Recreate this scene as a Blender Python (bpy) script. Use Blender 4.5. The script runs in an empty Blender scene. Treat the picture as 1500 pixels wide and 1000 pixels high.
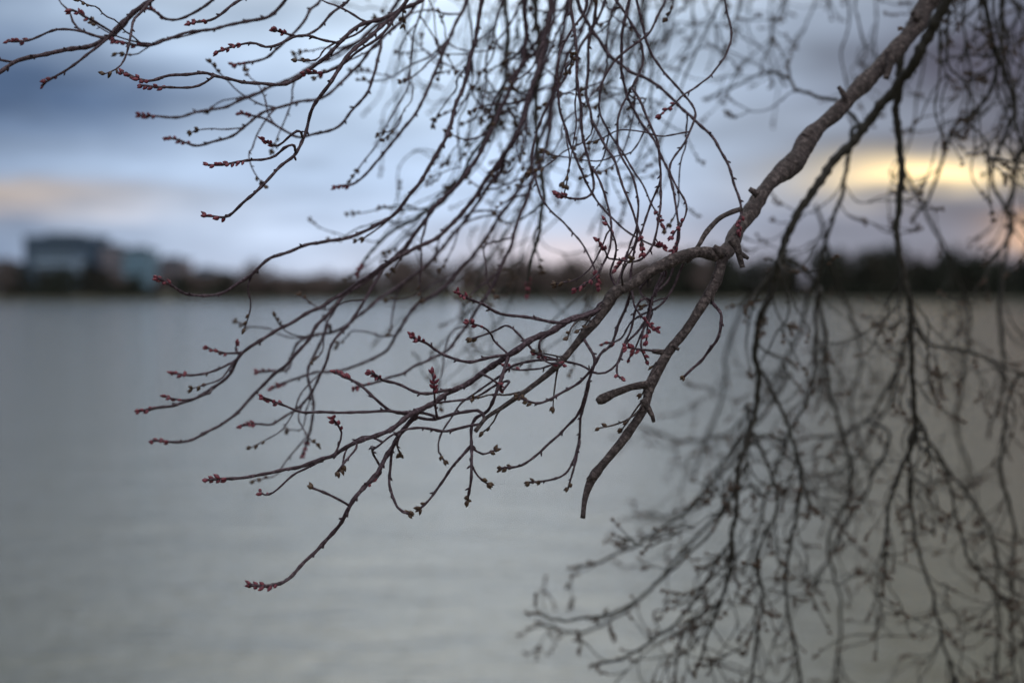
import bpy, math, random
import numpy as np
from mathutils import Vector, noise
R = random.Random(7)
NR = np.random.RandomState(5)
scene = bpy.context.scene
col = scene.collection
scene.view_settings.view_transform = 'Standard'
scene.view_settings.look = 'None'
scene.view_settings.exposure = 0

# ------------------------------------------------------------------ camera
CAM = np.array([0.0, 0.0, 2.3]); PITCH = math.radians(1.93); FPX = 2083.0
FWD = np.array([0, math.cos(PITCH), -math.sin(PITCH)])
UPV = np.array([0, math.sin(PITCH), math.cos(PITCH)])
def at(bx, by, d):
    """bearing survey -> metres"""
    return CAM + d*(FWD + (bx-750)/FPX*np.array([1.0,0,0]) + (500-by)/FPX*UPV)
cam = bpy.data.cameras.new("camera"); camo = bpy.data.objects.new("camera", cam); col.objects.link(camo)
camo.location = CAM; camo.rotation_euler = (math.radians(90)-PITCH, 0, 0)
cam.lens = 50; cam.sensor_width = 36; cam.clip_start = 0.05; cam.clip_end = 20000
cam.dof.use_dof = True; cam.dof.focus_distance = 1.62; cam.dof.aperture_fstop = 2.4
scene.camera = camo

# ------------------------------------------------------------------ node helpers
class NT:
    def __init__(s, tree): s.t = tree; s.n = tree.nodes; s.l = tree.links
    def new(s, k, **kw):
        n = s.n.new(k)
        for a, b in kw.items(): setattr(n, a, b)
        return n
    def link(s, a, b): s.l.new(a, b)
    def inp(s, sock, v):
        if isinstance(v, bpy.types.NodeSocket): s.l.new(v, sock)
        else: sock.default_value = v
    def m(s, op, a, b=None, c=None, clamp=False):
        n = s.new('ShaderNodeMath', operation=op); n.use_clamp = clamp
        s.inp(n.inputs[0], a)
        if b is not None: s.inp(n.inputs[1], b)
        if c is not None: s.inp(n.inputs[2], c)
        return n.outputs[0]
    def mix(s, f, a, b, mode='MIX'):
        n = s.new('ShaderNodeMix', data_type='RGBA', blend_type=mode)
        s.inp(n.inputs[0], f)
        s.inp(n.inputs[6], a if isinstance(a, bpy.types.NodeSocket) else (*a, 1))
        s.inp(n.inputs[7], b if isinstance(b, bpy.types.NodeSocket) else (*b, 1))
        return n.outputs[2]
    def noise(s, vec, scale, detail=4, rough=.5):
        n = s.new('ShaderNodeTexNoise'); s.inp(n.inputs['Vector'], vec)
        n.inputs['Scale'].default_value = scale; n.inputs['Detail'].default_value = detail
        n.inputs['Roughness'].default_value = rough
        return n.outputs['Fac']
    def ramp(s, f, stops):
        n = s.new('ShaderNodeValToRGB'); s.inp(n.inputs[0], f)
        e = n.color_ramp.elements
        while len(e) < len(stops): e.new(0.5)
        for i, (p, c) in enumerate(stops):
            e[i].position = p; e[i].color = (*c, 1)
        return n.outputs[0]
def material(name):
    m = bpy.data.materials.new(name); m.use_nodes = True
    t = NT(m.node_tree); b = m.node_tree.nodes['Principled BSDF']
    return m, t, b

# ------------------------------------------------------------------ world
w = bpy.data.worlds.new("World"); scene.world = w; w.use_nodes = True
t = NT(w.node_tree); bg = w.node_tree.nodes['Background']
SUN_AZ = 0.285; SUN_EL = 0.076
tc = t.new('ShaderNodeTexCoord'); sp = t.new('ShaderNodeSeparateXYZ'); t.link(tc.outputs['Generated'], sp.inputs[0])
x, y, z = sp.outputs
az = t.m('ARCTAN2', x, y); el = t.m('ARCSINE', z)
def blob(a0, e0, sa, se, aa=az, ee=el):
    p = t.m('POWER', t.m('ABSOLUTE', t.m('DIVIDE', t.m('SUBTRACT', aa, a0), sa)), 2)
    q = t.m('POWER', t.m('ABSOLUTE', t.m('DIVIDE', t.m('SUBTRACT', ee, e0), se)), 2)
    return t.m('EXPONENT', t.m('MULTIPLY', t.m('ADD', p, q), -1))
cv = t.new('ShaderNodeCombineXYZ'); t.link(az, cv.inputs[0]); t.link(t.m('MULTIPLY', el, 3.0), cv.inputs[1])
n1 = t.noise(cv.outputs[0], 3.6, 5, .5)
cv2 = t.new('ShaderNodeCombineXYZ'); t.link(az, cv2.inputs[0]); t.link(t.m('MULTIPLY', el, 5.0), cv2.inputs[1]); cv2.inputs[2].default_value = 3.3
n2 = t.noise(cv2.outputs[0], 6.5, 6, .55)
d1 = t.m('MULTIPLY', t.m('SUBTRACT', n1, .5), .16)
d2 = t.m('MULTIPLY', t.m('SUBTRACT', n2, .5), .05)
azw = t.m('ADD', az, d1); elw = t.m('ADD', el, d2)
side = t.m('MULTIPLY_ADD', az, 1.8, .45, clamp=True)
dark = t.mix(side, (.075, .125, .230), (.078, .086, .128))
light = t.ramp(t.m('MULTIPLY', el, 2.0, clamp=True), [(0, (.56, .62, .76)), (.16, (.55, .70, .93)), (.38, (.70, .86, 1.06)), (.60, (1.75, 1.78, 1.76)), (1, (1.75, 1.75, 1.70))])
f = blob(-.05, .20, .25, .90, azw, elw)
f = t.m('MULTIPLY_ADD', t.m('SUBTRACT', n1, .5), 1.35, f, clamp=True)
c = t.mix(f, dark, light)
c = t.mix(t.m('MULTIPLY', blob(-.30, .13, .14, .024, azw, elw), .65), c, (.080, .135, .25))
c = t.mix(t.m('MULTIPLY', blob(.22, .115, .10, .020, azw, elw), .5), c, (.34, .41, .52))
over = t.m('MULTIPLY_ADD', el, 2.2, -1.2, clamp=True)
back = t.m('MULTIPLY_ADD', t.m('ABSOLUTE', az), 1.0, -1.1, clamp=True)
c = t.mix(t.m('MAXIMUM', over, t.m('MULTIPLY', back, .8)), c, (.85, .86, .86))
c = t.mix(t.m('MULTIPLY', blob(-.14, .080, .20, .030, azw, elw), .45), c, (.53, .67, .90))
c = t.mix(t.m('MULTIPLY', blob(.04, .028, .085, .016, azw, elw), .6), c, (1.0, .82, .80))
c = t.mix(t.m('MULTIPLY', blob(-.37, .060, .12, .011, az, elw), .75), c, (.72, .58, .47))
c = t.mix(t.m('MULTIPLY', blob(-.42, .034, .30, .012, az, elw), .6), c, (.23, .30, .42))
c = t.mix(t.m('MULTIPLY', blob(.27, .035, .16, .014, az, elw), .65), c, (.20, .25, .33))
c = t.mix(t.m('MULTIPLY', blob(.365, .040, .035, .008, az, elw), .85), c, (1.0, .60, .33))
c = t.mix(t.m('MULTIPLY', blob(SUN_AZ, SUN_EL, .090, .014, azw, elw), .75), c, (.84, .72, .50))
c = t.mix(t.m('MULTIPLY', blob(SUN_AZ, SUN_EL-.002, .048, .0085, az, elw), 1.0), c, (2.2, 1.65, .85))
st = t.m('MULTIPLY_ADD', n2, 1.3, .36)
vm = t.new('ShaderNodeVectorMath', operation='SCALE'); t.link(c, vm.inputs[0]); t.link(st, vm.inputs['Scale'])
sky = t.new('ShaderNodeTexSky', sky_type='NISHITA'); sky.sun_disc = False
sky.sun_elevation = SUN_EL; sky.sun_rotation = SUN_AZ; sky.air_density = 1.2; sky.dust_density = 1
vs = t.new('ShaderNodeVectorMath', operation='SCALE'); t.link(sky.outputs[0], vs.inputs[0]); vs.inputs['Scale'].default_value = .05
c = t.mix(.98, vs.outputs[0], vm.outputs[0])
t.link(c, bg.inputs[0]); bg.inputs[1].default_value = 1.06

# the sun itself is hidden: what is left is a broad glow through the overcast
sl = bpy.data.lights.new("sun", 'SUN'); so = bpy.data.objects.new("sun", sl); col.objects.link(so)
sl.energy = .6; sl.angle = math.radians(40); sl.color = (1, .93, .86)
sd = Vector((.45, -.25, 1.0)).normalized()
so.rotation_euler = sd.to_track_quat('Z', 'Y').to_euler()

# ------------------------------------------------------------------ materials
def bark_mat(name, c1, c2, c3, bump=.5, sc=1.0, dist=.0025):
    m, t, b = material(name)
    a = t.new('ShaderNodeAttribute', attribute_name='bark')
    tcx = t.new('ShaderNodeTexCoord')
    nn = t.noise(a.outputs['Vector'], 260*sc, 5, .6)
    n2 = t.noise(tcx.outputs['Object'], 45*sc, 4, .6)
    n3 = t.noise(tcx.outputs['Object'], 700*sc, 2, .6)
    cc = t.ramp(nn, [(.32, c1), (.50, c2), (.68, c3)])
    cc = t.mix(t.m('MULTIPLY_ADD', n2, 1.8, -.52, clamp=True), cc, c1)
    t.link(cc, b.inputs['Base Color'])
    b.inputs['Roughness'].default_value = .6
    b.inputs['Specular IOR Level'].default_value = .4
    bp = t.new('ShaderNodeBump'); bp.inputs['Strength'].default_value = bump; bp.inputs['Distance'].default_value = dist
    t.link(t.m('ADD', nn, t.m('MULTIPLY', n3, .45)), bp.inputs['Height']); t.link(bp.outputs[0], b.inputs['Normal'])
    return m
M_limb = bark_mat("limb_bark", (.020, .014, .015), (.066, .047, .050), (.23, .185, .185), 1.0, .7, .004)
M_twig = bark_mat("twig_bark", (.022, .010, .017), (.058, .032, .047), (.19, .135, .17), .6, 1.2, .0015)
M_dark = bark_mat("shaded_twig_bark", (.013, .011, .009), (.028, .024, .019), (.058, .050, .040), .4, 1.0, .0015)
m, t, b = material("bud_scales"); M_bud = m
tcx = t.new('ShaderNodeTexCoord'); nn = t.noise(tcx.outputs['Object'], 420, 3, .6)
t.link(t.ramp(nn, [(.32, (.040, .006, .014)), (.52, (.16, .022, .048)), (.75, (.28, .08, .08))]), b.inputs['Base Color'])
b.inputs['Roughness'].default_value = .5
m, t, b = material("brown_bud_scales"); M_bud2 = m
tcx = t.new('ShaderNodeTexCoord'); nn = t.noise(tcx.outputs['Object'], 380, 3, .6)
t.link(t.ramp(nn, [(.32, (.022, .011, .008)), (.52, (.070, .034, .021)), (.75, (.11, .085, .038))]), b.inputs['Base Color'])
b.inputs['Roughness'].default_value = .55

# ------------------------------------------------------------------ tube geometry
def catmull(P, step):
    P = np.asarray(P, float); n = len(P)
    Q = np.vstack([2*P[0]-P[1], P, 2*P[-1]-P[-2]])
    out = []
    for i in range(n-1):
        p0, p1, p2, p3 = Q[i], Q[i+1], Q[i+2], Q[i+3]
        k = max(2, int(np.linalg.norm(p2[:3]-p1[:3])/step))
        for j in range(k):
            s = j/k
            out.append(.5*((2*p1)+(-p0+p2)*s+(2*p0-5*p1+4*p2-p3)*s*s+(-p0+3*p1-3*p2+p3)*s**3))
    out.append(P[-1]); return np.array(out)

class Builder:
    def __init__(s): s.v = []; s.f = []; s.a = []; s.c = 0; s.path = None
    def tube(s, P, rad, sides=7, rough=.12, nodes=True, seed=0):
        P = np.asarray(P, float); n = len(P); rad = np.asarray(rad, float)
        T = np.gradient(P, axis=0); T /= (np.linalg.norm(T, axis=1)[:, None]+1e-12)
        N = np.zeros_like(P)
        a = np.array([0, 0, 1.0]) if abs(T[0][2]) < .9 else np.array([1.0, 0, 0])
        N[0] = np.cross(T[0], a); N[0] /= np.linalg.norm(N[0])
        for i in range(1, n):
            q = N[i-1]-T[i]*np.dot(N[i-1], T[i]); N[i] = q/(np.linalg.norm(q)+1e-12)
        B = np.cross(T, N)
        L = np.concatenate([[0], np.cumsum(np.linalg.norm(np.diff(P, axis=0), axis=1))])
        rr = rad.copy()
        if nodes:
            k = 0.016+0.9*np.mean(rad)
            ph = (L+seed*.013 % 1)/k
            rr = rr*(.95+.38*np.exp(-((ph-np.round(ph))*5.5)**2))
        th = np.arange(sides)*2*math.pi/sides
        ring = rr[:, None]*(1+rough*NR.uniform(-1, 1, (n, sides)))
        V = P[:, None, :]+ring[:, :, None]*(np.cos(th)[None, :, None]*N[:, None, :]+np.sin(th)[None, :, None]*B[:, None, :])
        A = np.stack([rad[:, None]*np.cos(th)[None]*.85, rad[:, None]*np.sin(th)[None]*.85, np.repeat(L[:, None], sides, 1)], -1)
        A = A+seed*.37
        base = s.c
        s.v.append(V.reshape(-1, 3)); s.a.append(A.reshape(-1, 3))
        i, j = np.meshgrid(np.arange(n-1), np.arange(sides), indexing='ij')
        j2 = (j+1) % sides
        F = np.stack([base+i*sides+j, base+i*sides+j2, base+(i+1)*sides+j2, base+(i+1)*sides+j], -1).reshape(-1, 4)
        s.f.extend(F.tolist())
        s.f.append([base+k for k in range(sides)][::-1]); s.f.append([base+(n-1)*sides+k for k in range(sides)])
        s.c += n*sides
    def raw(s, V, F):
        base = s.c; V = np.asarray(V); s.v.append(V); s.a.append(V.copy()); s.f.extend([[base+i for i in q] for q in F]); s.c += len(V)
    def obj(s, name, mat, parent=None, smooth=True):
        me = bpy.data.meshes.new(name)
        me.from_pydata(np.vstack(s.v).tolist(), [], s.f)
        at_ = me.attributes.new('bark', 'FLOAT_VECTOR', 'POINT'); at_.data.foreach_set('vector', np.vstack(s.a).astype(np.float32).ravel())
        me.materials.append(mat)
        if smooth: me.polygons.foreach_set('use_smooth', [True]*len(me.polygons))
        o = bpy.data.objects.new(name, me); col.objects.link(o)
        if parent: o.parent = parent
        return o

def nz(p, s, f):
    v = noise.noise_vector(Vector(p)*f+Vector((s*1.7, s*.9, s*2.3))); return np.array(v)

def bud(B, p, d, ln, wd):
    d = d/np.linalg.norm(d)
    a = np.array([0, 0, 1.0]) if abs(d[2]) < .9 else np.array([1.0, 0, 0])
    n = np.cross(d, a); n /= np.linalg.norm(n); b = np.cross(d, n)
    V = []; F = []; S = 6
    prof = [(0, .45), (.18, .85), (.42, 1), (.68, .78), (.88, .38), (1, .06)]
    for k, (s_, r_) in enumerate(prof):
        for j in range(S):
            th = 2*math.pi*j/S+k*.25
            V.append(p+d*ln*s_+(n*math.cos(th)+b*math.sin(th))*wd*r_*(1+R.uniform(-.12, .12)))
    for k in range(len(prof)-1):
        for j in range(S):
            F.append([k*S+j, k*S+(j+1) % S, (k+1)*S+(j+1) % S, (k+1)*S+j])
    F.append([(len(prof)-1)*S+j for j in range(S)])
    B.raw(V, F)
def rv():
    return np.array([R.gauss(0, 1), R.gauss(0, 1), R.gauss(0, 1)])
def bud_cluster(B, path, span=.030, n=9, sz=1.0):
    P = np.asarray(path); L = np.concatenate([[0], np.cumsum(np.linalg.norm(np.diff(P, axis=0), axis=1))])
    tot = L[-1]; span = min(span, tot*.8)
    for k in range(n):
        s = tot-span*(k/n)**1.15
        i = int(np.clip(np.searchsorted(L, s), 1, len(P)-1))
        p = P[i]; T = P[i]-P[i-1]; T /= np.linalg.norm(T)+1e-9
        q = rv(); q -= T*np.dot(q, T); q /= np.linalg.norm(q)
        d = T*(1.0 if k == 0 else R.uniform(.6, 1.0))+q*(0.15 if k == 0 else R.uniform(.4, .8))
        bud(B, p-T*.001+q*.0006, d, sz*R.uniform(.0055, .0085), sz*R.uniform(.0017, .0026))

def spurs(B, P, rad, gap=.03, seed=0, bb=None):
    L = 0; nxt = R.uniform(.3, 1)*gap; sgn = 1
    for i in range(2, len(P)-2):
        L += np.linalg.norm(P[i]-P[i-1])
        if L > nxt:
            nxt += gap*R.uniform(.5, 1.6); sgn = -sgn
            T = P[i]-P[i-1]; T /= np.linalg.norm(T)+1e-9
            q = rv(); q -= T*np.dot(q, T); q /= np.linalg.norm(q)
            d = T*.7+q*.8; ln = R.uniform(.002, .005)+rad[i]*1.0
            pts = [P[i], P[i]+d*ln*.6, P[i]+d*ln]
            r = min(.0016, rad[i]*.8)
            B.tube(np.array(pts), [r, r*1.05, r*.55], 5, .1, False)

# ------------------------------------------------------------------ cherry tree
GZ = 0.7
tree = bpy.data.objects.new("cherry_tree", None); col.objects.link(tree); tree.location = (2.8, .75, GZ)
tree["label"] = "bare weeping cherry tree with budding twigs hanging over the water"; tree["category"] = "tree"
TL = np.array([2.8, .75, GZ])
ALLB = []

def make_path(P, r, wig=.0012, step=.006, seed=0, fr=30, sway=0):
    Q = catmull(np.hstack([np.asarray(P), np.asarray(r)[:, None]]), step)
    path = Q[:, :3]; rad = np.maximum(Q[:, 3], .0006)
    n = len(path)
    for i in range(n):
        e = min(1, i/6)
        path[i] = path[i]+e*(nz(path[i], seed, fr)*wig*2.2+nz(path[i], seed+5, fr*.28)*wig*4.5)
        if sway: path[i] = path[i]+min(1, i/15)*nz(path[i], seed+9, 4.5)*sway
    return path, rad

overhead = []
def limb(P, r, name="limb", sides=16, seed=1, step=.01, over=False):
    B = Builder(); path, rad = make_path(P, r, .0024, step, seed, 12)
    for i in range(len(rad)):
        rad[i] *= 1+.24*noise.noise(Vector(path[i])*28)+.12*noise.noise(Vector(path[i])*75)
    B.tube(path, rad, sides, .045, False, seed)
    if over: overhead.extend([(p, q) for p, q in zip(path, rad)])
    ALLB.append([B, name, M_limb, []]); B.path = path; B.rad = rad
    return B
tb = Builder()
tp, tr = make_path([(2.8, .75, GZ-.15), (2.79, .76, GZ+.1), (2.72, .82, 1.4), (2.62, .92, 2.0), (2.5, 1.0, 2.55)], [.24, .17, .135, .12, .10], .006, .03, 3, 4)
tb.tube(tp, tr, 28, .04, False, 2); tb.path = tp; ALLB.append([tb, "trunk", M_limb, []])
limb([(2.52, 1.0, 2.4), (2.15, 1.35, 2.95), (1.6, 1.7, 3.15), (1.0, 1.95, 3.12), (.3, 2.1, 3.0), (-.3, 2.1, 2.96), (-.85, 2.1, 2.93)], [.07, .055, .045, .036, .026, .017, .009], seed=11, over=True, step=.02)
limb([(2.5, 1.02, 2.45), (2.3, 1.8, 3.2), (1.7, 2.5, 3.42), (1.0, 2.85, 3.38), (.2, 2.95, 3.28), (-.5, 2.9, 3.15)], [.07, .055, .045, .034, .022, .01], seed=12, over=True, step=.02)
limb([(2.5, 1.0, 2.4), (2.3, 1.2, 2.9), (1.7, 1.35, 3.12), (1.0, 1.6, 3.0), (.2, 1.72, 2.85), (-.45, 1.8, 2.82)], [.06, .045, .035, .026, .018, .008], seed=13, over=True, step=.02)

def pts(lst, d0, d1):
    n = len(lst); return [at(a, b, d0+(d1-d0)*i/(n-1)) for i, (a, b) in enumerate(lst)]
def px(wd, d): return wd/2*d/FPX

mp = pts([(1368, -12), (1334, 38), (1306, 74), (1264, 120), (1224, 160), (1182, 200), (1158, 236), (1126, 264), (1100, 300), (1080, 334), (1066, 362), (1048, 380)], 2.02, 1.68)
mp = [np.array(q) for q in [(2.48, 1.02, 2.5), (2.1, 1.3, 2.88), (1.5, 1.65, 3.1), (1.0, 1.9, 3.02), (.76, 1.98, 2.88)]]+mp
mr = [.05, .040, .030, .022, .0155]+[px(a, 1.85) for a in (29, 27, 25, 24, 24, 24, 30, 22, 21, 20, 24, 21)]
A = limb(mp, mr, sides=20, seed=21, step=.005)
A1 = limb(pts([(1056, 374), (1030, 374), (1000, 383), (962, 400), (930, 422), (905, 432), (884, 462), (852, 494), (815, 530), (778, 560), (740, 586), (712, 604), (692, 628)], 1.67, 1.59),
     [px(a, 1.65) for a in (24, 19, 17, 16, 16, 23, 14, 11, 9.5, 8, 7, 6, 5.5)], name="branch", sides=14, seed=22, step=.004)
A2 = limb(pts([(1058, 378), (1046, 402), (1022, 446), (1000, 484), (974, 516), (950, 556), (942, 588), (916, 630), (892, 664), (872, 694), (860, 726), (855, 754)], 1.67, 1.59),
     [px(a, 1.65) for a in (20, 17, 15, 15, 16, 17, 13, 11.5, 12, 14, 9, 7)], name="branch", sides=14, seed=23, step=.004)
limb(pts([(1086, 306), (1058, 318), (1038, 338), (1022, 362), (992, 384), (966, 396)], 1.70, 1.66), [px(a, 1.65) for a in (8, 7.5, 7, 6.5, 6, 4)], name="branch", sides=10, seed=24, step=.005)
def stub(l, ws, d, seed):
    limb(pts(l, d, d), [px(a, d) for a in ws], name="spur", sides=12, seed=seed, step=.003)
stub([(950, 562), (928, 570), (905, 578), (886, 586), (878, 590)], [13, 11, 11, 15, 8], 1.62, 31)
stub([(942, 584), (946, 600), (949, 617)], [11, 9, 6], 1.61, 32)
stub([(972, 516), (955, 513)], [10, 6], 1.64, 33)
stub([(1072, 350), (1084, 366), (1090, 384), (1094, 396)], [15, 12, 9, 8], 1.66, 34)
stub([(1302, 76), (1304, 94), (1300, 112)], [14, 10, 9], 1.93, 35)
stub([(1160, 236), (1152, 252), (1150, 260)], [24, 22, 11], 1.83, 36)
stub([(905, 430), (896, 428)], [17, 11], 1.64, 37)
stub([(1180, 202), (1188, 190)], [14, 8], 1.86, 38)
stub([(872, 694), (860, 702)], [12, 7], 1.60, 39)
stub([(1046, 402), (1042, 425), (1040, 446)], [8, 6, 4.5], 1.66, 40)
stub([(1010, 384), (1004, 372)], [9, 6], 1.66, 41)
stub([(1085, 372), (1098, 376)], [8, 5], 1.66, 42)
stub([(1240, 145), (1232, 130)], [12, 6], 1.9, 43)
stub([(1110, 285), (1100, 276)], [12, 7], 1.75, 44)
stub([(985, 505), (996, 510)], [9, 5], 1.64, 45)
stub([(1062, 372), (1046, 364)], [18, 9], 1.66, 46)
stub([(952, 408), (948, 420)], [9, 5], 1.65, 47)
stub([(1345, 28), (1332, 22)], [16, 8], 1.98, 48)

# ---- twigs
def nearest_over(p):
    best = min(overhead, key=lambda q: np.linalg.norm((q[0]-p)*np.array([1, 1, .6])))
    return best[0]
def snap(p, lim=.10):
    best = None; bd = lim
    for B, nm, mt, cl in ALLB:
        if nm == "trunk" or B.path is None: continue
        d = np.linalg.norm((B.path-p)*np.array([1, .35, 1]), axis=1); i = int(np.argmin(d))
        if d[i] < bd: bd = d[i]; best = B.path[i]
    return best
CL_IND = 0
def twig(l, d0, d1, w0, w1, name="twig", mat=None, tip=True, up=False, wig=.0017, nb=9, span=.03, seed=None, kids=0, kidlen=(.06, .16), out=(-1, 0, 0), sz=1.0, gap=.03, ind=True, red=True, sway=0):
    global CL_IND
    mat = mat or M_twig
    seed = seed if seed is not None else R.uniform(0, 99)
    P = [np.array(q) for q in pts(l, d0, d1)]
    w0 *= .86; w1 *= .84
    r = [px(w0+(w1-w0)*i/(len(l)-1), d0+(d1-d0)*i/(len(l)-1)) for i in range(len(l))]
    if up:
        top = nearest_over(P[0]); mid = (P[0]+top)/2+np.array([0, 0, .03])
        P = [top, mid]+P; r = [r[0]*1.25, r[0]*1.1]+r
    for i in range(1, len(P)): P[i] = P[i]+np.array([0, 1, 0])*.02*math.sin(i*1.3+seed)
    if not up:
        q = snap(P[0])
        if q is not None:
            if np.linalg.norm(q-P[0]) < .012: P[0] = q
            else: P = [q]+P; r = [r[0]]+r
        else: print("LOOSE", l[0])
    B = Builder(); path, rad = make_path(P, r, wig, .006, seed, 30, sway)
    B.tube(path, rad, 8, .07, True, seed); spurs(B, path, rad, gap)
    B.path = path; B.rad = rad
    cl = []
    if tip:
        c_ = Builder(); bud_cluster(c_, path, span, nb, sz); c_.red = red and span > .015
        if ind and CL_IND < 96: cl.append(c_); CL_IND += 1
        else: STUFF.append(c_)
    for k in range(kids):
        f = R.uniform(.15, .92); i = int(f*(len(path)-1))
        T = path[min(i+3, len(path)-1)]-path[i-2]; T /= np.linalg.norm(T)+1e-9
        q = rv(); q -= T*np.dot(q, T); q /= np.linalg.norm(q)
        dr = T*.6+q*.5+np.array(out)*.5
        grow(B, path[i], dr, R.uniform(*kidlen), rad[i]*.65, np.array(out)+rv()*.35, 0)
    ALLB.append([B, name, mat, cl])
    return B
STUFF = []
def grow(B, p, d, L, r, out, level, droop=.05, curl=.05, sub=0, budn=6, rough=1.0):
    n = max(5, int(L/.009)); p = np.array(p, float); d = np.array(d, float)/np.linalg.norm(d)
    out = np.array(out, float); out /= np.linalg.norm(out)+1e-9; out[2] *= .4
    path = [p.copy()]; step = L/n; jit = rv()*.0; bend = rv()*.06
    for i in range(n):
        s = i/n
        if i % 2 == 0: jit = rv()*.15*rough
        if i % 9 == 0: bend = rv()*.055*rough
        d = d+np.array([0, 0, -1.0])*droop*(1-s*1.2)+out*curl*(.2+1.8*s*s)+np.array([0, 0, 1])*.045*(s**3)+jit+bend
        d /= np.linalg.norm(d); p = p+d*step; path.append(p.copy())
    path = np.array(path); rad = np.linspace(max(r, .0011), .00080, len(path))
    B.tube(path, rad, 6, .06, True, R.uniform(0, 50)); spurs(B, path, rad, .04)
    c_ = Builder(); bud_cluster(c_, path, .024, budn); STUFF.append(c_)
    for k in range(sub):
        i = int(R.uniform(.2, .85)*(len(path)-1))
        T = path[i]-path[i-1]; T /= np.linalg.norm(T)
        grow(B, path[i], T*.8+rv()*.35+out*.3, L*R.uniform(.25, .55), rad[i]*.75, out+rv()*.5, level+1, droop, curl, 0 if level > 0 else R.choice([0, 1]), 5, rough)
    return path

W = twig
W([(905, 438), (862, 462), (820, 480), (772, 504), (745, 516), (700, 546), (660, 572), (612, 602), (570, 632), (520, 657), (470, 676), (420, 688), (370, 693), (315, 694)], 1.65, 1.58, 12, 4.8, "branch", nb=10)
W([(700, 600), (640, 612), (600, 604), (572, 596), (545, 576), (512, 557), (480, 545)], 1.61, 1.58, 5.5, 4.4)
W([(640, 612), (610, 603), (560, 597), (500, 597), (445, 602), (412, 597), (390, 583)], 1.61, 1.57, 5, 4, nb=12, span=.04)
W([(745, 516), (690, 526), (650, 520), (622, 508), (600, 495)], 1.62, 1.60, 5, 4.4)
W([(905, 440), (880, 450), (832, 465), (780, 464), (730, 456), (692, 443), (665, 429)], 1.65, 1.60, 6, 4.4)
W([(660, 572), (625, 577), (590, 566), (562, 556), (542, 541)], 1.61, 1.58, 5, 4.4)
W([(862, 500), (872, 530), (858, 556), (830, 575), (792, 584), (755, 574)], 1.63, 1.58, 5, 4, red=False)
W([(612, 602), (582, 640), (552, 682), (522, 712), (504, 742), (486, 775), (460, 806), (430, 836), (400, 850), (372, 852)], 1.61, 1.56, 8.4, 5.2, "branch", nb=11, span=.036)
W([(505, 735), (488, 722), (462, 710)], 1.58, 1.57, 4.5, 4, nb=2, span=.005)
W([(492, 668), (499, 640), (490, 616)], 1.585, 1.58, 4, 3.5, nb=9)
W([(742, 518), (736, 560), (722, 590), (702, 614), (690, 640), (688, 662), (686, 700), (682, 738)], 1.62, 1.60, 6, 4.4, nb=6, span=.012)
W([(690, 648), (666, 680), (640, 712), (617, 743)], 1.60, 1.60, 5, 4, nb=6, span=.012)
W([(586, 640), (574, 668), (571, 704), (580, 738), (598, 749)], 1.60, 1.60, 5, 4.4, nb=6, span=.012)
W([(700, 618), (652, 630), (620, 622), (586, 630), (548, 660)], 1.60, 1.60, 5, 3, tip=False)
W([(922, 440), (900, 492), (880, 524), (862, 562), (850, 600), (830, 626), (800, 652), (768, 674), (735, 682)], 1.68, 1.66, 5, 4, nb=7, span=.02, red=False)
W([(865, 560), (860, 600), (852, 650), (842, 682), (820, 700), (775, 707)], 1.70, 1.72, 4.5, 3.6, nb=7, span=.02, red=False)
W([(850, 650), (838, 690), (832, 712)], 1.72, 1.72, 4, 3, nb=4, span=.01)
W([(690, 655), (708, 668), (728, 668)], 1.60, 1.60, 4, 3, nb=6, span=.012)
W([(690, 672), (700, 690), (714, 703)], 1.60, 1.60, 4, 3, nb=6, span=.012)
W([(975, 404), (952, 440), (942, 470), (916, 502), (896, 532), (870, 546), (830, 531), (782, 520)], 1.67, 1.64, 4.6, 3.4, nb=4)
W([(1044, 440), (1049, 470), (1044, 506), (1026, 536), (1000, 558)], 1.66, 1.62, 5.5, 5, nb=3, span=.006)
W([(966, 516), (944, 512), (918, 510)], 1.64, 1.63, 4, 3.5, nb=8)
W([(520, 657), (505, 675), (492, 690)], 1.58, 1.58, 4, 3, nb=5, span=.012)
W([(560, 640), (535, 640), (510, 655), (500, 690)], 1.6, 1.6, 4, 3, nb=4, span=.01)
W([(548, 655), (560, 690), (545, 700)], 1.66, 1.7, 4, 3, nb=4)
W([(470, 676), (430, 690), (400, 716), (384, 716)], 1.64, 1.7, 4, 3, nb=4)
W([(640, 612), (634, 575), (630, 545)], 1.60, 1.58, 4, 3.5, nb=11, span=.03)
W([(700, 546), (720, 556), (735, 570)], 1.6, 1.6, 4, 3, nb=5)
W([(812, 484), (790, 500), (796, 532), (820, 536)], 1.62, 1.6, 4, 3, nb=3)
W([(940, 440), (918, 500), (905, 545), (912, 560)], 1.66, 1.62, 4, 3, nb=3)
W([(975, 400), (952, 470), (935, 505), (945, 530)], 1.69, 1.66, 4.4, 3, nb=3)
W([(742, 560), (690, 580), (640, 590), (600, 620), (585, 650), (588, 670)], 1.64, 1.68, 4, 3, nb=5, span=.012)
W([(745, 516), (720, 500), (706, 480), (680, 470)], 1.62, 1.6, 4, 3, nb=5)
W([(1000, 386), (985, 420), (960, 450), (925, 470), (905, 500), (880, 505)], 1.70, 1.72, 4, 3, nb=3, kids=1, kidlen=(.03, .06))
W([(960, 400), (940, 425), (955, 455), (940, 490), (925, 520)], 1.70, 1.70, 3.6, 3, nb=3)
W([(905, 432), (895, 400), (905, 360), (890, 320)], 1.66, 1.66, 4, 3, nb=4)
W([(850, 496), (830, 520), (790, 540), (760, 545), (740, 535)], 1.66, 1.72, 4, 3, nb=4)
W([(815, 530), (780, 530), (740, 545), (700, 575), (670, 600), (640, 650), (650, 670)], 1.66, 1.74, 4.4, 3, nb=5, span=.012)
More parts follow.
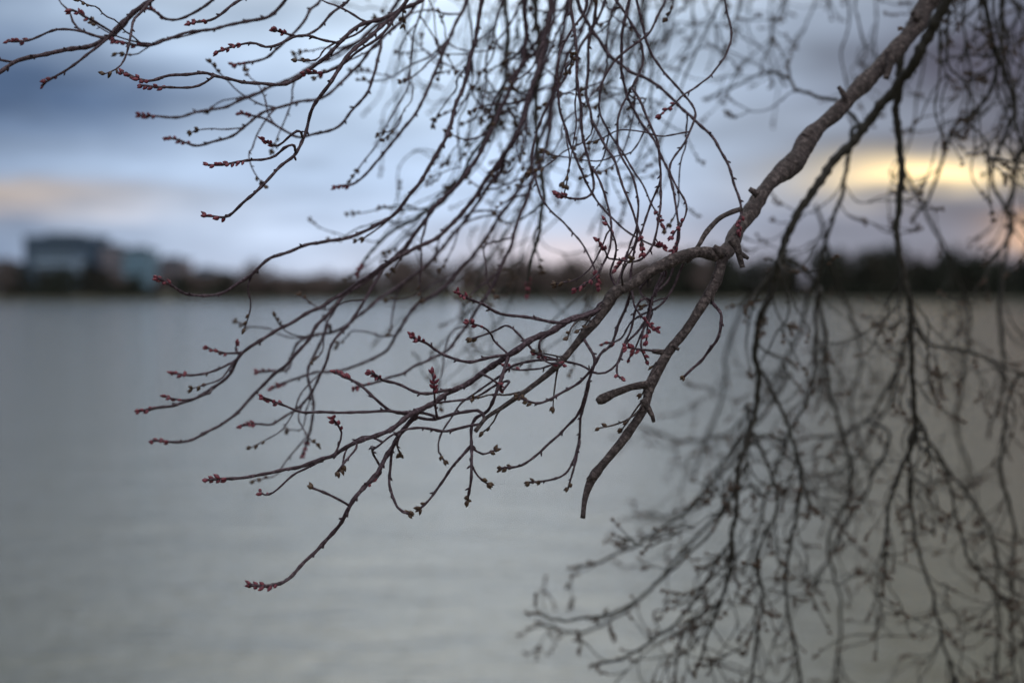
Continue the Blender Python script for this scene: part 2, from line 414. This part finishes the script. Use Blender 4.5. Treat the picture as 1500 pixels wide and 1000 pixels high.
W([(772, 504), (745, 480), (720, 490), (690, 500)], 1.66, 1.68, 4, 3, nb=5, span=.015)
# --- sweeping out over the water
W([(810, -25), (800, 60), (788, 120), (762, 190), (730, 242), (690, 292), (650, 332), (600, 366), (560, 392), (520, 416), (478, 440), (430, 466), (390, 490), (352, 518), (330, 550), (290, 580), (250, 596), (206, 600)], 1.95, 1.80, 8, 4.8, "branch", up=True, kids=5, nb=9)
W([(345, 532), (300, 547), (248, 550)], 1.82, 1.80, 4, 4, nb=8)
W([(354, 517), (330, 518), (300, 508)], 1.83, 1.80, 4, 4, nb=8)
W([(300, 575), (275, 582), (250, 580)], 1.80, 1.80, 4, 3.5, nb=6)
W([(352, 518), (340, 512), (343, 500)], 1.83, 1.80, 3, 3, nb=6)
W([(770, -25), (768, 60), (745, 140), (705, 225), (652, 300), (600, 352), (542, 404), (502, 432), (468, 474), (430, 522), (398, 556), (365, 592), (330, 620), (282, 640), (230, 642)], 2.0, 1.84, 8, 4.4, "branch", up=True, kids=6, nb=8)
W([(712, -25), (702, 40), (682, 120), (652, 200), (612, 270), (582, 310), (545, 336), (500, 350), (450, 362), (400, 382), (360, 408), (312, 428), (266, 425), (232, 405)], 1.9, 1.72, 7, 4.6, "branch", up=True, kids=3, nb=8)
W([(560, 392), (525, 455), (492, 500), (470, 560), (442, 600), (400, 620), (355, 622)], 1.95, 1.86, 5, 3.8, "branch", kids=4, nb=8)
W([(820, -25), (790, 120), (735, 230), (680, 320), (620, 390), (560, 440), (505, 480), (440, 500), (420, 540), (372, 545)], 2.15, 2.0, 7, 4, "branch", up=True, kids=7)
W([(870, -25), (820, 120), (770, 260), (710, 350), (660, 410), (600, 460), (560, 520), (500, 540), (440, 550), (400, 570)], 2.15, 2.0, 7, 4, "branch", up=True, kids=8)
W([(830, -25), (812, 150), (780, 280), (740, 380), (700, 450), (660, 510), (600, 540), (560, 560), (520, 570)], 2.05, 1.9, 6.5, 4, "branch", up=True, kids=8)
W([(480, 478), (455, 540), (462, 600), (450, 650), (440, 670)], 2.0, 1.95, 5, 4, kids=2)
W([(604, -25), (552, 40), (512, 82), (488, 122), (462, 150), (446, 182), (430, 216), (408, 252), (370, 290), (330, 313), (290, 312)], 1.72, 1.62, 7, 4.4, "branch", up=True, kids=1, nb=7)
W([(430, 216), (395, 233), (350, 245), (308, 244)], 1.64, 1.62, 4.5, 4, nb=12, span=.05)
W([(440, 195), (410, 212), (388, 204)], 1.64, 1.62, 4, 3.5, nb=7)
W([(622, -25), (572, 20), (512, 56), (470, 90), (420, 110), (370, 118), (310, 112), (262, 116), (216, 123), (168, 111)], 1.75, 1.63, 7, 4.4, "branch", up=True, kids=3, nb=12, span=.045)
W([(310, 112), (280, 128), (240, 132), (205, 130)], 1.64, 1.63, 4, 4, nb=10, span=.04)
W([(500, 66), (450, 60), (400, 70), (360, 60), (310, 70)], 1.7, 1.63, 4.5, 4, nb=10, span=.04)
W([(432, -20), (390, 20), (330, 36), (270, 50), (222, 70), (170, 62)], 1.85, 1.78, 6, 4, "branch", up=True, kids=3, nb=10, span=.04)
W([(620, -25), (590, 30), (560, 60), (520, 100), (470, 140), (400, 160), (360, 190), (300, 212), (236, 200)], 1.98, 1.86, 6, 4, "branch", up=True, kids=4, nb=9, span=.04)
W([(590, -25), (540, 40), (480, 80), (420, 120), (370, 140), (320, 156), (262, 170), (205, 170)], 2.0, 1.9, 6, 4, "branch", up=True, kids=4, nb=9)
W([(560, 60), (540, 130), (500, 180), (440, 200), (380, 170), (350, 165)], 1.9, 1.85, 5, 4, kids=2)
W([(240, -25), (190, 26), (142, 55), (92, 76), (42, 95), (-12, 128)], 1.78, 1.72, 9, 6, "branch", up=True, kids=2, tip=False)
W([(205, 10), (150, 68), (104, 106), (58, 128)], 1.78, 1.74, 5, 4, nb=7)
W([(100, 74), (50, 80), (10, 92), (-20, 90)], 1.75, 1.72, 4, 4, nb=4)
W([(150, 50), (90, 40), (40, 52), (10, 60)], 1.75, 1.72, 4, 4, nb=9, span=.04)
W([(160, 45), (120, 15), (105, 12)], 1.75, 1.72, 4, 4, nb=7)
W([(330, -25), (300, 10), (250, 22), (215, 8)], 1.8, 1.78, 5, 4, up=True, nb=8)
W([(380, -25), (355, 8), (320, 30), (280, 35)], 1.75, 1.7, 5, 4, up=True, nb=8)
W([(520, -25), (480, 20), (440, 50), (405, 45)], 1.75, 1.7, 5, 4, up=True, nb=9)
W([(470, -25), (455, 20), (420, 60), (380, 85), (330, 88)], 1.9, 1.85, 5, 4, up=True, kids=1)
W([(600, 0), (560, 60), (520, 90), (490, 100), (440, 100)], 1.75, 1.68, 5, 4, nb=9)
# --- sharper strands hanging through the middle
S1 = .018
W([(880, -25), (868, 80), (866, 150), (882, 220), (905, 280), (930, 330), (940, 370)], 1.8, 1.66, 5.5, 3.5, "branch", up=True, kids=2, sway=S1)
W([(850, -25), (900, 60), (960, 110), (1010, 170), (1050, 230), (1075, 290), (1080, 330)], 1.85, 1.7, 6, 4, "branch", up=True, kids=2, sway=S1)
W([(920, -25), (905, 60), (925, 140), (960, 200), (990, 260), (1000, 330), (985, 370)], 1.8, 1.7, 5.5, 3.5, "branch", up=True, kids=2, sway=S1)
W([(1060, -25), (1070, 30), (1050, 90), (1000, 140), (970, 170)], 1.8, 1.75, 4, 3, up=True, sway=S1)
W([(835, -25), (845, 80), (850, 180), (870, 260), (840, 290), (812, 284)], 1.78, 1.66, 5.5, 3.5, "branch", up=True, kids=1)
W([(930, 130), (950, 180), (965, 260), (950, 330), (905, 400), (895, 432)], 1.72, 1.65, 4.5, 3.2)
W([(872, 250), (900, 330), (880, 400), (845, 425)], 1.7, 1.66, 4, 3, kids=1)
W([(980, 260), (960, 360), (900, 380), (870, 350)], 1.68, 1.64, 4, 3)
W([(1000, 330), (990, 400), (960, 440), (945, 500)], 1.70, 1.66, 4, 3)
W([(930, 330), (925, 400), (935, 450), (960, 480)], 1.68, 1.66, 4, 3)
W([(890, -25), (930, 80), (900, 190), (930, 280), (915, 360), (890, 400)], 1.78, 1.68, 4.5, 3, up=True, kids=1, sway=.02)
W([(940, -25), (960, 80), (1010, 150), (980, 240), (1010, 300), (990, 340)], 1.78, 1.68, 4.5, 3, up=True, kids=2, sway=.02)
W([(860, -25), (820, 90), (835, 200), (880, 300), (930, 350), (960, 360)], 1.78, 1.68, 4.5, 3, up=True, kids=1, sway=.02)
W([(980, -25), (940, 60), (890, 130), (900, 200), (950, 280), (975, 330)], 1.80, 1.70, 4.5, 3, up=True, kids=2, sway=.02)
W([(900, -25), (850, 100), (790, 190), (800, 280), (850, 340), (870, 420)], 1.85, 1.75, 4.5, 3, up=True, kids=1, sway=.02)
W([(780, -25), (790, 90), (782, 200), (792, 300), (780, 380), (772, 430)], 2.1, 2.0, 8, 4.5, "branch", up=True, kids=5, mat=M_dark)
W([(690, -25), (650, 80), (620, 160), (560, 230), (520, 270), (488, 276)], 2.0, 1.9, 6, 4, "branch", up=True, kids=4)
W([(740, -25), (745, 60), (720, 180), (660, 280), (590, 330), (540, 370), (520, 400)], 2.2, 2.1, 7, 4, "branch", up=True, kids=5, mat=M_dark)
for Bq, n_, f0, f1 in ((A, 3, .75, .95), (A1, 8, .3, .95), (A2, 4, .1, .6)):
    for j in range(n_):
        i = int(R.uniform(f0, f1)*(len(Bq.path)-1))
        T = Bq.path[i]-Bq.path[i-2]; T /= np.linalg.norm(T)
        grow(Bq, Bq.path[i], T*.5+rv()*.4+np.array((-.3, 0, 0)), R.uniform(.03, .08), .0013, np.array((-1, .2, 0))+rv()*.5, 0, .04, .03, 0, 3)
# --- procedural curtain of weeping shoots hanging off the overhead limbs
def curtain(x0, x1, n, d0, d1, len0, len1, lean, mat, top=-40, sub=4, r=.0028, out=(-1, 0, 0), y0=None):
    for k in range(n):
        d = R.uniform(d0, d1); bx = x0+(x1-x0)*(k+R.uniform(0, 1))/n
        s = at(bx, top, d); tp_ = nearest_over(s)
        B = Builder()
        P = [tp_, (tp_+s)/2+np.array([0, 0, .02]), s]; L = R.uniform(len0, len1)*d
        m_ = 8; o = np.array(out, float)+rv()*.25; ln = lean+R.uniform(-.18, .18)
        p = s.copy()
        for i in range(m_):
            q = (i+1)/m_
            dd = np.array([ln*(.3+1.2*q)+R.uniform(-.25, .25), R.uniform(-.2, .2), -1.0+.45*q*q]); dd /= np.linalg.norm(dd)
            p = p+dd*L/m_; P.append(p.copy())
        path, rad = make_path(P, [r*1.2, r*1.1]+list(np.linspace(r, .0010, m_+1)), .002, .010, R.uniform(0, 99), 18, .03)
        B.tube(path, rad, 7, .06, True, R.uniform(0, 99)); spurs(B, path, rad, .035)
        c_ = Builder(); bud_cluster(c_, path, .03, 7); STUFF.append(c_)
        for j in range(sub):
            i = int(R.uniform(.2, .93)*(len(path)-1)); T = path[i]-path[i-1]; T /= np.linalg.norm(T)
            oo = o if R.random() < .65 else -o
            grow(B, path[i], T+rv()*.3+oo*.25, R.uniform(.06, .24)*d/2, rad[i]*.7, oo+rv()*.4, 0, .05, .04, R.choice([0, 1, 1, 2]), 6, 1.1)
        ALLB.append([B, "branch", mat, []])
curtain(620, 960, 7, 1.8, 2.1, .12, .20, -.25, M_twig, r=.0015, sub=4)
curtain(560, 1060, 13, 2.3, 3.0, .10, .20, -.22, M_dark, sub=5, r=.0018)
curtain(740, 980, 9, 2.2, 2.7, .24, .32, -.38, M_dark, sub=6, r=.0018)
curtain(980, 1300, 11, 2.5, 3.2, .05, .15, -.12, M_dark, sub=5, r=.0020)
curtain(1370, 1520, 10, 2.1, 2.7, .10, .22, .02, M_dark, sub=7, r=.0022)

# --- out-of-focus curtain on the sunset side
def C(l, d0, d1, w0, w1, kids, **k):
    kl = k.pop('kidlen', (.08, .27)); o = k.pop('out', (-1, 0, -.1)); f0 = k.pop('f0', .2)
    d0 += .04; d1 += .08
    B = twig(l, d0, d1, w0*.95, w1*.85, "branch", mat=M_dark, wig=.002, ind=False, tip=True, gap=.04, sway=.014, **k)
    path, rad = B.path, B.rad
    for j in range(int(kids*1.5)):
        i = int(R.uniform(f0, .97)*(len(path)-1)); T = path[i]-path[i-1]; T /= np.linalg.norm(T)
        oo = np.array(o)*(1 if R.random() < .58 else -.9)+rv()*.3
        grow(B, path[i], T+rv()*.25+oo*.28, R.uniform(*kl), rad[i]*.34, oo, 0, .050, .030, R.choice([1, 1, 2, 2]), 6, .95)
C([(1392, -30), (1345, 74), (1305, 134), (1244, 215), (1190, 290), (1155, 350), (1130, 430), (1112, 510), (1118, 580), (1092, 680), (1066, 780), (1052, 880), (1022, 985)], 2.05, 2.3, 20, 4.8, 15, up=True, f0=.45)
C([(1114, 540), (1150, 640), (1166, 740), (1160, 850), (1165, 960), (1170, 1020)], 2.3, 2.4, 6.5, 4.5, 10)
C([(1250, 205), (1226, 300), (1196, 430), (1192, 560), (1152, 640), (1120, 740), (1090, 840)], 2.3, 2.6, 7.5, 4.5, 13)
C([(1330, 40), (1318, 100), (1325, 200), (1322, 350), (1335, 450), (1328, 560), (1336, 640), (1312, 720), (1300, 800), (1290, 855)], 2.15, 2.35, 15, 4.8, 13, f0=.45)
C([(1334, 590), (1370, 660), (1400, 740), (1430, 830), (1478, 892)], 2.4, 2.4, 6, 4.5, 8, out=(.6, .3, 0))
C([(1335, 640), (1346, 760), (1370, 880), (1396, 995), (1400, 1040)], 2.4, 2.5, 6.5, 4.5, 10)
C([(1335, 450), (1380, 505), (1440, 522), (1510, 545)], 2.4, 2.4, 6, 4.5, 6, out=(.3, .3, -1))
C([(1330, 480), (1300, 560), (1250, 620), (1190, 640)], 2.5, 2.8, 6, 4.5, 6)
C([(1105, 640), (1040, 722), (960, 782), (885, 820), (835, 828)], 2.5, 2.6, 5.5, 4.5, 4, kidlen=(.05, .12))
C([(1092, 690), (1022, 800), (932, 880), (842, 902), (775, 888)], 2.35, 2.4, 5.5, 4.5, 4, kidlen=(.04, .10))
C([(1062, 800), (1002, 900), (932, 960), (870, 975)], 2.35, 2.35, 5.5, 4.5, 4, kidlen=(.05, .12))
C([(1080, 720), (950, 862), (862, 922), (780, 912)], 2.6, 2.8, 6, 4.5, 4, kidlen=(.05, .12))
C([(1480, -30), (1470, 80), (1440, 150), (1385, 200), (1370, 280), (1345, 330)], 2.4, 2.5, 9, 5, 8, up=True)
C([(1430, -30), (1465, 100), (1490, 170), (1452, 250), (1482, 330), (1440, 380)], 2.3, 2.5, 9, 5, 8, up=True)
C([(1530, -30), (1510, 120), (1495, 250), (1470, 400), (1465, 560), (1440, 640)], 2.7, 2.8, 9, 5, 9, up=True)
C([(1200, 400), (1160, 520), (1090, 620), (1000, 640), (940, 620)], 3.0, 3.4, 7, 4.5, 7)
C([(1300, 640), (1270, 720), (1210, 830), (1190, 860)], 2.6, 2.8, 6, 4, 5)
C([(1230, 150), (1165, 130), (1130, 110), (1040, 140)], 2.2, 2.6, 6, 4, 4)
C([(1335, 480), (1290, 600), (1240, 680), (1180, 690)], 3.0, 3.4, 7, 4.5, 8)
C([(1150, 560), (1060, 680), (1000, 750), (930, 750)], 2.9, 3.4, 7, 4.5, 7)
C([(1195, 430), (1215, 560), (1240, 700), (1215, 800), (1235, 900), (1225, 1010)], 2.6, 2.8, 7, 4.5, 11)
C([(1100, 600), (1130, 720), (1110, 820), (1120, 900), (1100, 1010)], 2.35, 2.3, 5.5, 4.5, 8)
C([(1335, 640), (1400, 700), (1450, 780), (1460, 900), (1450, 1010)], 2.5, 2.7, 6, 4.5, 10)
C([(1050, 880), (1000, 930), (985, 1010)], 2.45, 2.4, 5, 4.5, 5, kidlen=(.05, .12))
C([(1195, 300), (1230, 420), (1260, 520), (1250, 600), (1275, 700)], 2.9, 3.3, 6, 4.5, 9)
C([(1325, 250), (1390, 380), (1410, 480), (1400, 600), (1425, 720)], 2.8, 3.2, 6, 4.5, 9, out=(.5, .3, -.3))
C([(1140, 380), (1080, 480), (1060, 580), (1020, 700)], 3.0, 3.4, 6, 4.5, 6)
C([(1480, 560), (1470, 680), (1490, 800), (1480, 920), (1490, 1010)], 2.5, 2.6, 6, 4.5, 9)

cnt = {}
for B, name, mat, cl in ALLB:
    cnt[name] = cnt.get(name, 0)+1
nb_ = 0; REST = []
for B, name, mat, cl in ALLB:
    if name == "branch":
        nb_ += 1
        if nb_ > 97: REST.append(B); continue
    o = B.obj(name, mat)
    o.parent = tree; o.location = -TL[0], -TL[1], -TL[2]
    for c_ in cl:
        q = c_.obj("bud_cluster", M_bud if c_.red else M_bud2); q.parent = o
def merged(lst, name, mat):
    S = Builder()
    for c_ in lst:
        S.v.extend(c_.v); S.a.extend(c_.a); S.f.extend([[i+S.c for i in q] for q in c_.f]); S.c += c_.c
    o = S.obj(name, mat); o.parent = tree; o.location = -TL[0], -TL[1], -TL[2]; o["kind"] = "stuff"
if REST: merged(REST, "branch", M_dark)
merged(STUFF, "flower_buds", M_bud2)
print(cnt, len(STUFF), CL_IND)

# ------------------------------------------------------------------ water, bank, far shore
def sheet(name, x0, x1, y0, y1, z_, mat, nx=1, ny=1, fn=None):
    V = []; F = []
    for j in range(ny+1):
        for i in range(nx+1):
            X = x0+(x1-x0)*i/nx; Y = y0+(y1-y0)*j/ny; Z = z_
            if fn: X, Y, Z = fn(X, Y, Z)
            V.append((X, Y, Z))
    for j in range(ny):
        for i in range(nx):
            a = j*(nx+1)+i; F.append((a, a+1, a+nx+2, a+nx+1))
    me = bpy.data.meshes.new(name); me.from_pydata(V, [], F); me.materials.append(mat)
    o = bpy.data.objects.new(name, me); col.objects.link(o); o["kind"] = "structure"; return o
m, t, b = material("rippled_water")
g = t.new('ShaderNodeNewGeometry')
mp_ = t.new('ShaderNodeMapping'); t.link(g.outputs['Position'], mp_.inputs[0]); mp_.inputs['Scale'].default_value = (1, 1.8, 1); mp_.inputs['Rotation'].default_value = (0, 0, .12)
a1 = t.noise(mp_.outputs[0], 1.1, 3, .55); a2 = t.noise(mp_.outputs[0], 3.6, 4, .6); a3 = t.noise(g.outputs['Position'], .03, 3, .6)
a4 = t.noise(mp_.outputs[0], .35, 2, .5)
h = t.m('ADD', t.m('ADD', t.m('MULTIPLY', a1, .060), t.m('MULTIPLY', a2, .040)), t.m('MULTIPLY', a4, .07))
bp = t.new('ShaderNodeBump'); bp.inputs['Strength'].default_value = .62; bp.inputs['Distance'].default_value = 1.0
t.link(h, bp.inputs['Height']); t.link(bp.outputs[0], b.inputs['Normal'])
t.link(t.mix(a3, (.082, .084, .050), (.108, .110, .072)), b.inputs['Base Color'])
b.inputs['Roughness'].default_value = .06; b.inputs['IOR'].default_value = 1.34; b.inputs['Specular IOR Level'].default_value = 1.0
M_water = m
sheet("water", -3500, 3500, 1.6, 475, 0, M_water)
m, t, b = material("grassy_bank"); g = t.new('ShaderNodeNewGeometry')
t.link(t.mix(t.noise(g.outputs['Position'], .15, 5, .6), (.05, .06, .025), (.13, .12, .06)), b.inputs['Base Color']); b.inputs['Roughness'].default_value = .95; M_grass = m
m, t, b = material("seawall_stone"); g = t.new('ShaderNodeNewGeometry')
t.link(t.mix(t.noise(g.outputs['Position'], 2.0, 5, .6), (.12, .12, .10), (.24, .23, .19)), b.inputs['Base Color']); b.inputs['Roughness'].default_value = .9; M_stone = m
sheet("far_shore_ground", -4000, 4000, 472, 9000, .15, M_grass, 40, 60, lambda X, Y, Z: (X, Y, Z+min(4, max(0, (Y-472)*.01))))
sheet("bank_ground", -60, 60, -60, 1.6, GZ, M_grass, 30, 16)
def wall(name, x0, x1, y0, y1, z0, z1, mat, label, cat):
    me = bpy.data.meshes.new(name)
    n = 60
    prof = [(y0, z0), (y0, z1-.06), (y0+.04, z1), (y1-.04, z1), (y1, z1-.06), (y1, z0)]
    V = [(x0+(x1-x0)*i/n, yy, zz+R.uniform(-.01, .01)) for i in range(n+1) for yy, zz in prof]
    k = len(prof); F = [(i*k+j, (i+1)*k+j, (i+1)*k+(j+1) % k, i*k+(j+1) % k) for i in range(n) for j in range(k)]
    me.from_pydata(V, [], F); me.materials.append(mat); o = bpy.data.objects.new(name, me); col.objects.link(o)
    o["label"] = label; o["category"] = cat
wall("seawall", -900, 900, 470.8, 472.2, -.5, .5, M_stone, "low pale stone seawall along the far waterline", "wall")
wall("seawall", -60, 60, 1.6, 2.0, -.5, GZ+.05, M_stone, "low stone seawall at the near water's edge", "wall")

# ------------------------------------------------------------------ far trees
def fol(name, c1, c2, c3):
    m, t, b = material(name); g = t.new('ShaderNodeNewGeometry')
    n_ = t.noise(g.outputs['Position'], .06, 4, .7)
    t.link(t.ramp(n_, [(.3, c1), (.5, c2), (.7, c3)]), b.inputs['Base Color']); b.inputs['Roughness'].default_value = .9
    return m
M_ever = fol("evergreen_foliage", (.014, .020, .014), (.022, .028, .020), (.042, .032, .025))
M_bare = fol("bare_twig_crowns", (.085, .068, .066), (.135, .105, .102), (.19, .150, .145))
M_trk = fol("far_trunk_bark", (.03, .024, .02), (.05, .04, .035), (.07, .06, .05))
def crown(base, h, wd, kind, n):
    lob = []
    if kind == 'ever':
        for k in range(7):
            s = k/6; lob.append((NR.uniform(-.15, .15)*wd, NR.uniform(-.15, .15)*wd, h*(.14+.78*s), wd*.5*(1-.70*s)+.4, h*.12))
    else:
        for k in range(11):
            a = NR.uniform(0, 6.28); rr = NR.uniform(0, .36)*wd
            lob.append((rr*math.cos(a), rr*math.sin(a), h*NR.uniform(.25, .86), wd*NR.uniform(.14, .26), h*NR.uniform(.10, .17)))
    L = np.array(lob)[NR.randint(0, len(lob), n)]
    u = NR.normal(0, 1, (n, 3)); u /= np.linalg.norm(u, axis=1)[:, None]; u *= NR.uniform(.3, 1, (n, 1))**.5
    c_ = L[:, :3]+u*np.stack([L[:, 3], L[:, 3], L[:, 4]], 1)
    a = NR.normal(0, 1, (n, 3)); a /= np.linalg.norm(a, axis=1)[:, None]
    if kind != 'ever': a[:, 2] = np.abs(a[:, 2])+.6
    b_ = np.cross(a, NR.normal(0, 1, (n, 3))); b_ /= np.linalg.norm(b_, axis=1)[:, None]
    sa, sb = (.6, .42) if kind == 'ever' else (1.1, .12)
    sa = sa*NR.uniform(.6, 1.4, (n, 1)); sb = sb*NR.uniform(.7, 1.5, (n, 1))
    V = np.stack([c_-a*sa, c_+b_*sb, c_+a*sa, c_-b_*sb], 1).reshape(-1, 3)
    return V+np.array(base)
def trunk_v(base, h, r, wd=0):
    V = []; F = []
    for k, s in enumerate((0, .3, .7)):
        for j in range(6):
            V.append((base[0]+r*(1-s)*math.cos(j*1.047)+.1*math.sin(k*2), base[1]+r*(1-s)*math.sin(j*1.047), base[2]+h*s))
    F = [[k*6+j, k*6+(j+1) % 6, (k+1)*6+(j+1) % 6, (k+1)*6+j] for k in range(2) for j in range(6)]
    return V, F
def wood(name, specs, kind, n, label):
    B = Builder()
    for (X, Y, h, wd) in specs:
        V = crown((X, Y, .3), h, wd, kind, n); F = (np.arange(len(V)).reshape(-1, 4)).tolist(); B.raw(V, F)
    nf = len(B.f)
    for (X, Y, h, wd) in specs:
        V, F = trunk_v((X, Y, 0), h, .28); B.raw(V, F)
    o = B.obj(name, M_ever if kind == 'ever' else M_bare, None, False); o.data.materials.append(M_trk)
    mi = np.zeros(len(o.data.polygons), dtype=np.int32); mi[nf:] = 1; o.data.polygons.foreach_set('material_index', mi)
    o["label"] = label; return o
def xat(bx, Y): return (bx-750)/FPX*Y
sp1 = []
for k in range(180):
    Y = R.uniform(482, 545); bx = R.uniform(280, 1060)
    hh = 11.6+4.5*max(-.3, noise.noise(Vector((bx*.013, 3, 0))))+(1.9 if bx > 540 else -2.6)
    sp1.append((xat(bx, Y), Y, hh*R.uniform(.72, 1.22), R.uniform(7, 11)))
o = wood("bare_woodland", sp1, 'bare', 420, "band of leafless brown trees along the far shore"); o["kind"] = "stuff"; o["category"] = "woodland"
sp2 = []
for k in range(160):
    Y = R.uniform(478, 530); bx = R.uniform(960, 1640)
    hh = 15.5+5*max(-.3, noise.noise(Vector((bx*.012, 8, 0))))
    sp2.append((xat(bx, Y), Y, hh*R.uniform(.72, 1.12), R.uniform(7, 11)))
o = wood("evergreen_woodland", sp2, 'ever', 400, "dark band of evergreen trees along the far shore"); o["kind"] = "stuff"; o["category"] = "woodland"
sp3 = []
for k in range(110):
    Y = R.uniform(476, 500); bx = R.uniform(-160, 1640); sp3.append((xat(bx, Y), Y, R.uniform(2.5, 5.0), R.uniform(6, 10)))
o = wood("shoreline_shrubs", sp3, 'ever', 140, "low dark shrubs growing along the far seawall"); o["kind"] = "stuff"; o["category"] = "shrubs"
def lone(bx, Y, h, wd, kind, n=600):
    e = bpy.data.objects.new("shore_tree", None); col.objects.link(e); e.location = (xat(bx, Y), Y, .3)
    e["label"] = "dark evergreen tree standing near the far office buildings" if kind == 'ever' else "leafless brown tree standing near the far office buildings"
    e["category"] = "tree"; e["group"] = "trees in front of the far buildings"
    B = Builder(); V = crown((0, 0, 0), h, wd, kind, n); B.raw(V, (np.arange(len(V)).reshape(-1, 4)).tolist())
    B.obj("crown", M_ever if kind == 'ever' else M_bare, e, False)
    B = Builder(); B.tube(np.array([(0, 0, -.2), (.1, 0, h*.3), (0, .1, h*.75)]), [.3, .22, .07], 8, .05, False); B.obj("trunk", M_trk, e)
for q in [(-60, 500, 14, 11, 'bare'), (-20, 490, 13, 10, 'ever'), (8, 505, 15, 10, 'bare'), (30, 486, 11, 11, 'ever'), (58, 492, 10.5, 12, 'ever'), (84, 484, 11, 11, 'ever'), (104, 492, 10.5, 12, 'ever'), (126, 490, 12, 11, 'ever'), (152, 486, 10, 11, 'ever'),
          (178, 495, 8.0, 9, 'bare'), (200, 486, 8.5, 10, 'ever'), (240, 495, 9, 9, 'bare'), (268, 486, 8.5, 9, 'ever'), (300, 496, 9, 10, 'bare'), (335, 488, 9.5, 9, 'ever'), (375, 500, 15, 11, 'bare'), (356, 486, 8, 9, 'bare')]:
    lone(*q)

# ------------------------------------------------------------------ far buildings
def wallmat(name, c1, c2, r=.8):
    m, t, b = material(name); g = t.new('ShaderNodeNewGeometry')
    t.link(t.mix(t.noise(g.outputs['Position'], .3, 4, .6), c1, c2), b.inputs['Base Color']); b.inputs['Roughness'].default_value = r; return m
M_w1 = wallmat("hazed_blue_cladding", (.022, .058, .115), (.032, .076, .14), .5)  # distance haze is put into these building colours as a bluish tint
M_w2 = wallmat("hazed_pale_concrete", (.20, .29, .42), (.26, .35, .48)); M_w3 = wallmat("pinkish_masonry", (.18, .16, .19), (.24, .21, .24))
M_w4 = wallmat("hazed_teal_curtain_wall", (.12, .23, .34), (.16, .28, .39), .4)
M_gl = wallmat("window_glass", (.013, .032, .06), (.024, .05, .085), .2)
M_rf = wallmat("roof_membrane", (.035, .055, .08), (.06, .085, .11))
def box(name, x0, x1, y0, y1, z0, z1, mat, bev=.12):
    import bmesh
    bm = bmesh.new(); bmesh.ops.create_cube(bm, size=1)
    for v in bm.verts:
        v.co = ((x0+x1)/2+v.co.x*(x1-x0), (y0+y1)/2+v.co.y*(y1-y0), (z0+z1)/2+v.co.z*(z1-z0))
    bmesh.ops.bevel(bm, geom=bm.edges[:], offset=bev, segments=1, affect='EDGES')
    me = bpy.data.meshes.new(name); bm.to_mesh(me); bm.free(); me.materials.append(mat)
    o = bpy.data.objects.new(name, me); col.objects.link(o); return o
def building(name, bx0, bx1, Y, ztop, mat, label, floors, bays, group=None, roofb=(.25, .7), depth=18, glass=M_gl, hw=.38, hh=.3):
    x0, x1 = xat(bx0, Y), xat(bx1, Y); wd = x1-x0
    e = bpy.data.objects.new(name, None); col.objects.link(e); e.location = ((x0+x1)/2, Y+depth/2, 1.2)
    e["label"] = label; e["category"] = "building"
    h = ztop-1.2
    b1 = box("wall", -wd/2, wd/2, -depth/2, depth/2, 0, h, mat); b1.parent = e
    r1 = box("roof", -wd/2-.25, wd/2+.25, -depth/2-.25, depth/2+.25, h+.003, h+.6, M_rf); r1.parent = e
    r2 = box("rooftop_plant_room", -wd/2+wd*roofb[0], -wd/2+wd*roofb[1], -depth/4, depth/3, h+.603, h+1.9, M_rf); r2.parent = e
    fh = h/floors; bw = wd/bays
    w0 = box("window", -bw*hw, bw*hw, -.06, .06, -fh*hh, fh*hh, glass, .02); me = w0.data
    first = True
    for i in range(floors):
        for j in range(bays):
            o = w0 if first else w0.copy()
            if not first: col.objects.link(o)
            first = False; o.parent = e; o.location = (-wd/2+(j+.5)*bw, -depth/2-.03, (i+.5)*fh)
    d = box("door", -1.3, 1.3, -.09, .09, 0, min(2.6, fh*.8), M_rf, .03); d.parent = e; d.location = (-wd/2+bw, -depth/2-.18, 0.02)
    return e
building("office_building", 36, 146, 640, 27.6, M_w1, "dark blue glass office block above the far shore trees", 5, 12, hw=.47, hh=.25)
building("office_building", 50, 112, 612, 19.0, M_w2, "pale grey concrete wing in front of the blue block", 5, 8, hh=.25)
building("office_building", 147, 180, 630, 22.5, M_w3, "pinkish masonry office building with flat roof", 6, 6, hh=.2)
building("office_building", 181, 219, 618, 21.0, M_w4, "teal glass curtain wall office building", 6, 6, hh=.2)
building("apartment_building", 224, 270, 650, 17.5, M_w3, "low pinkish masonry apartment building", 4, 7, hh=.2)
building("apartment_building", 276, 318, 700, 13.6, M_w2, "low pale building behind shoreline trees", 3, 6, hh=.2)
building("apartment_building", -40, 26, 640, 16.0, M_w3, "brown masonry apartment building behind trees", 5, 9)
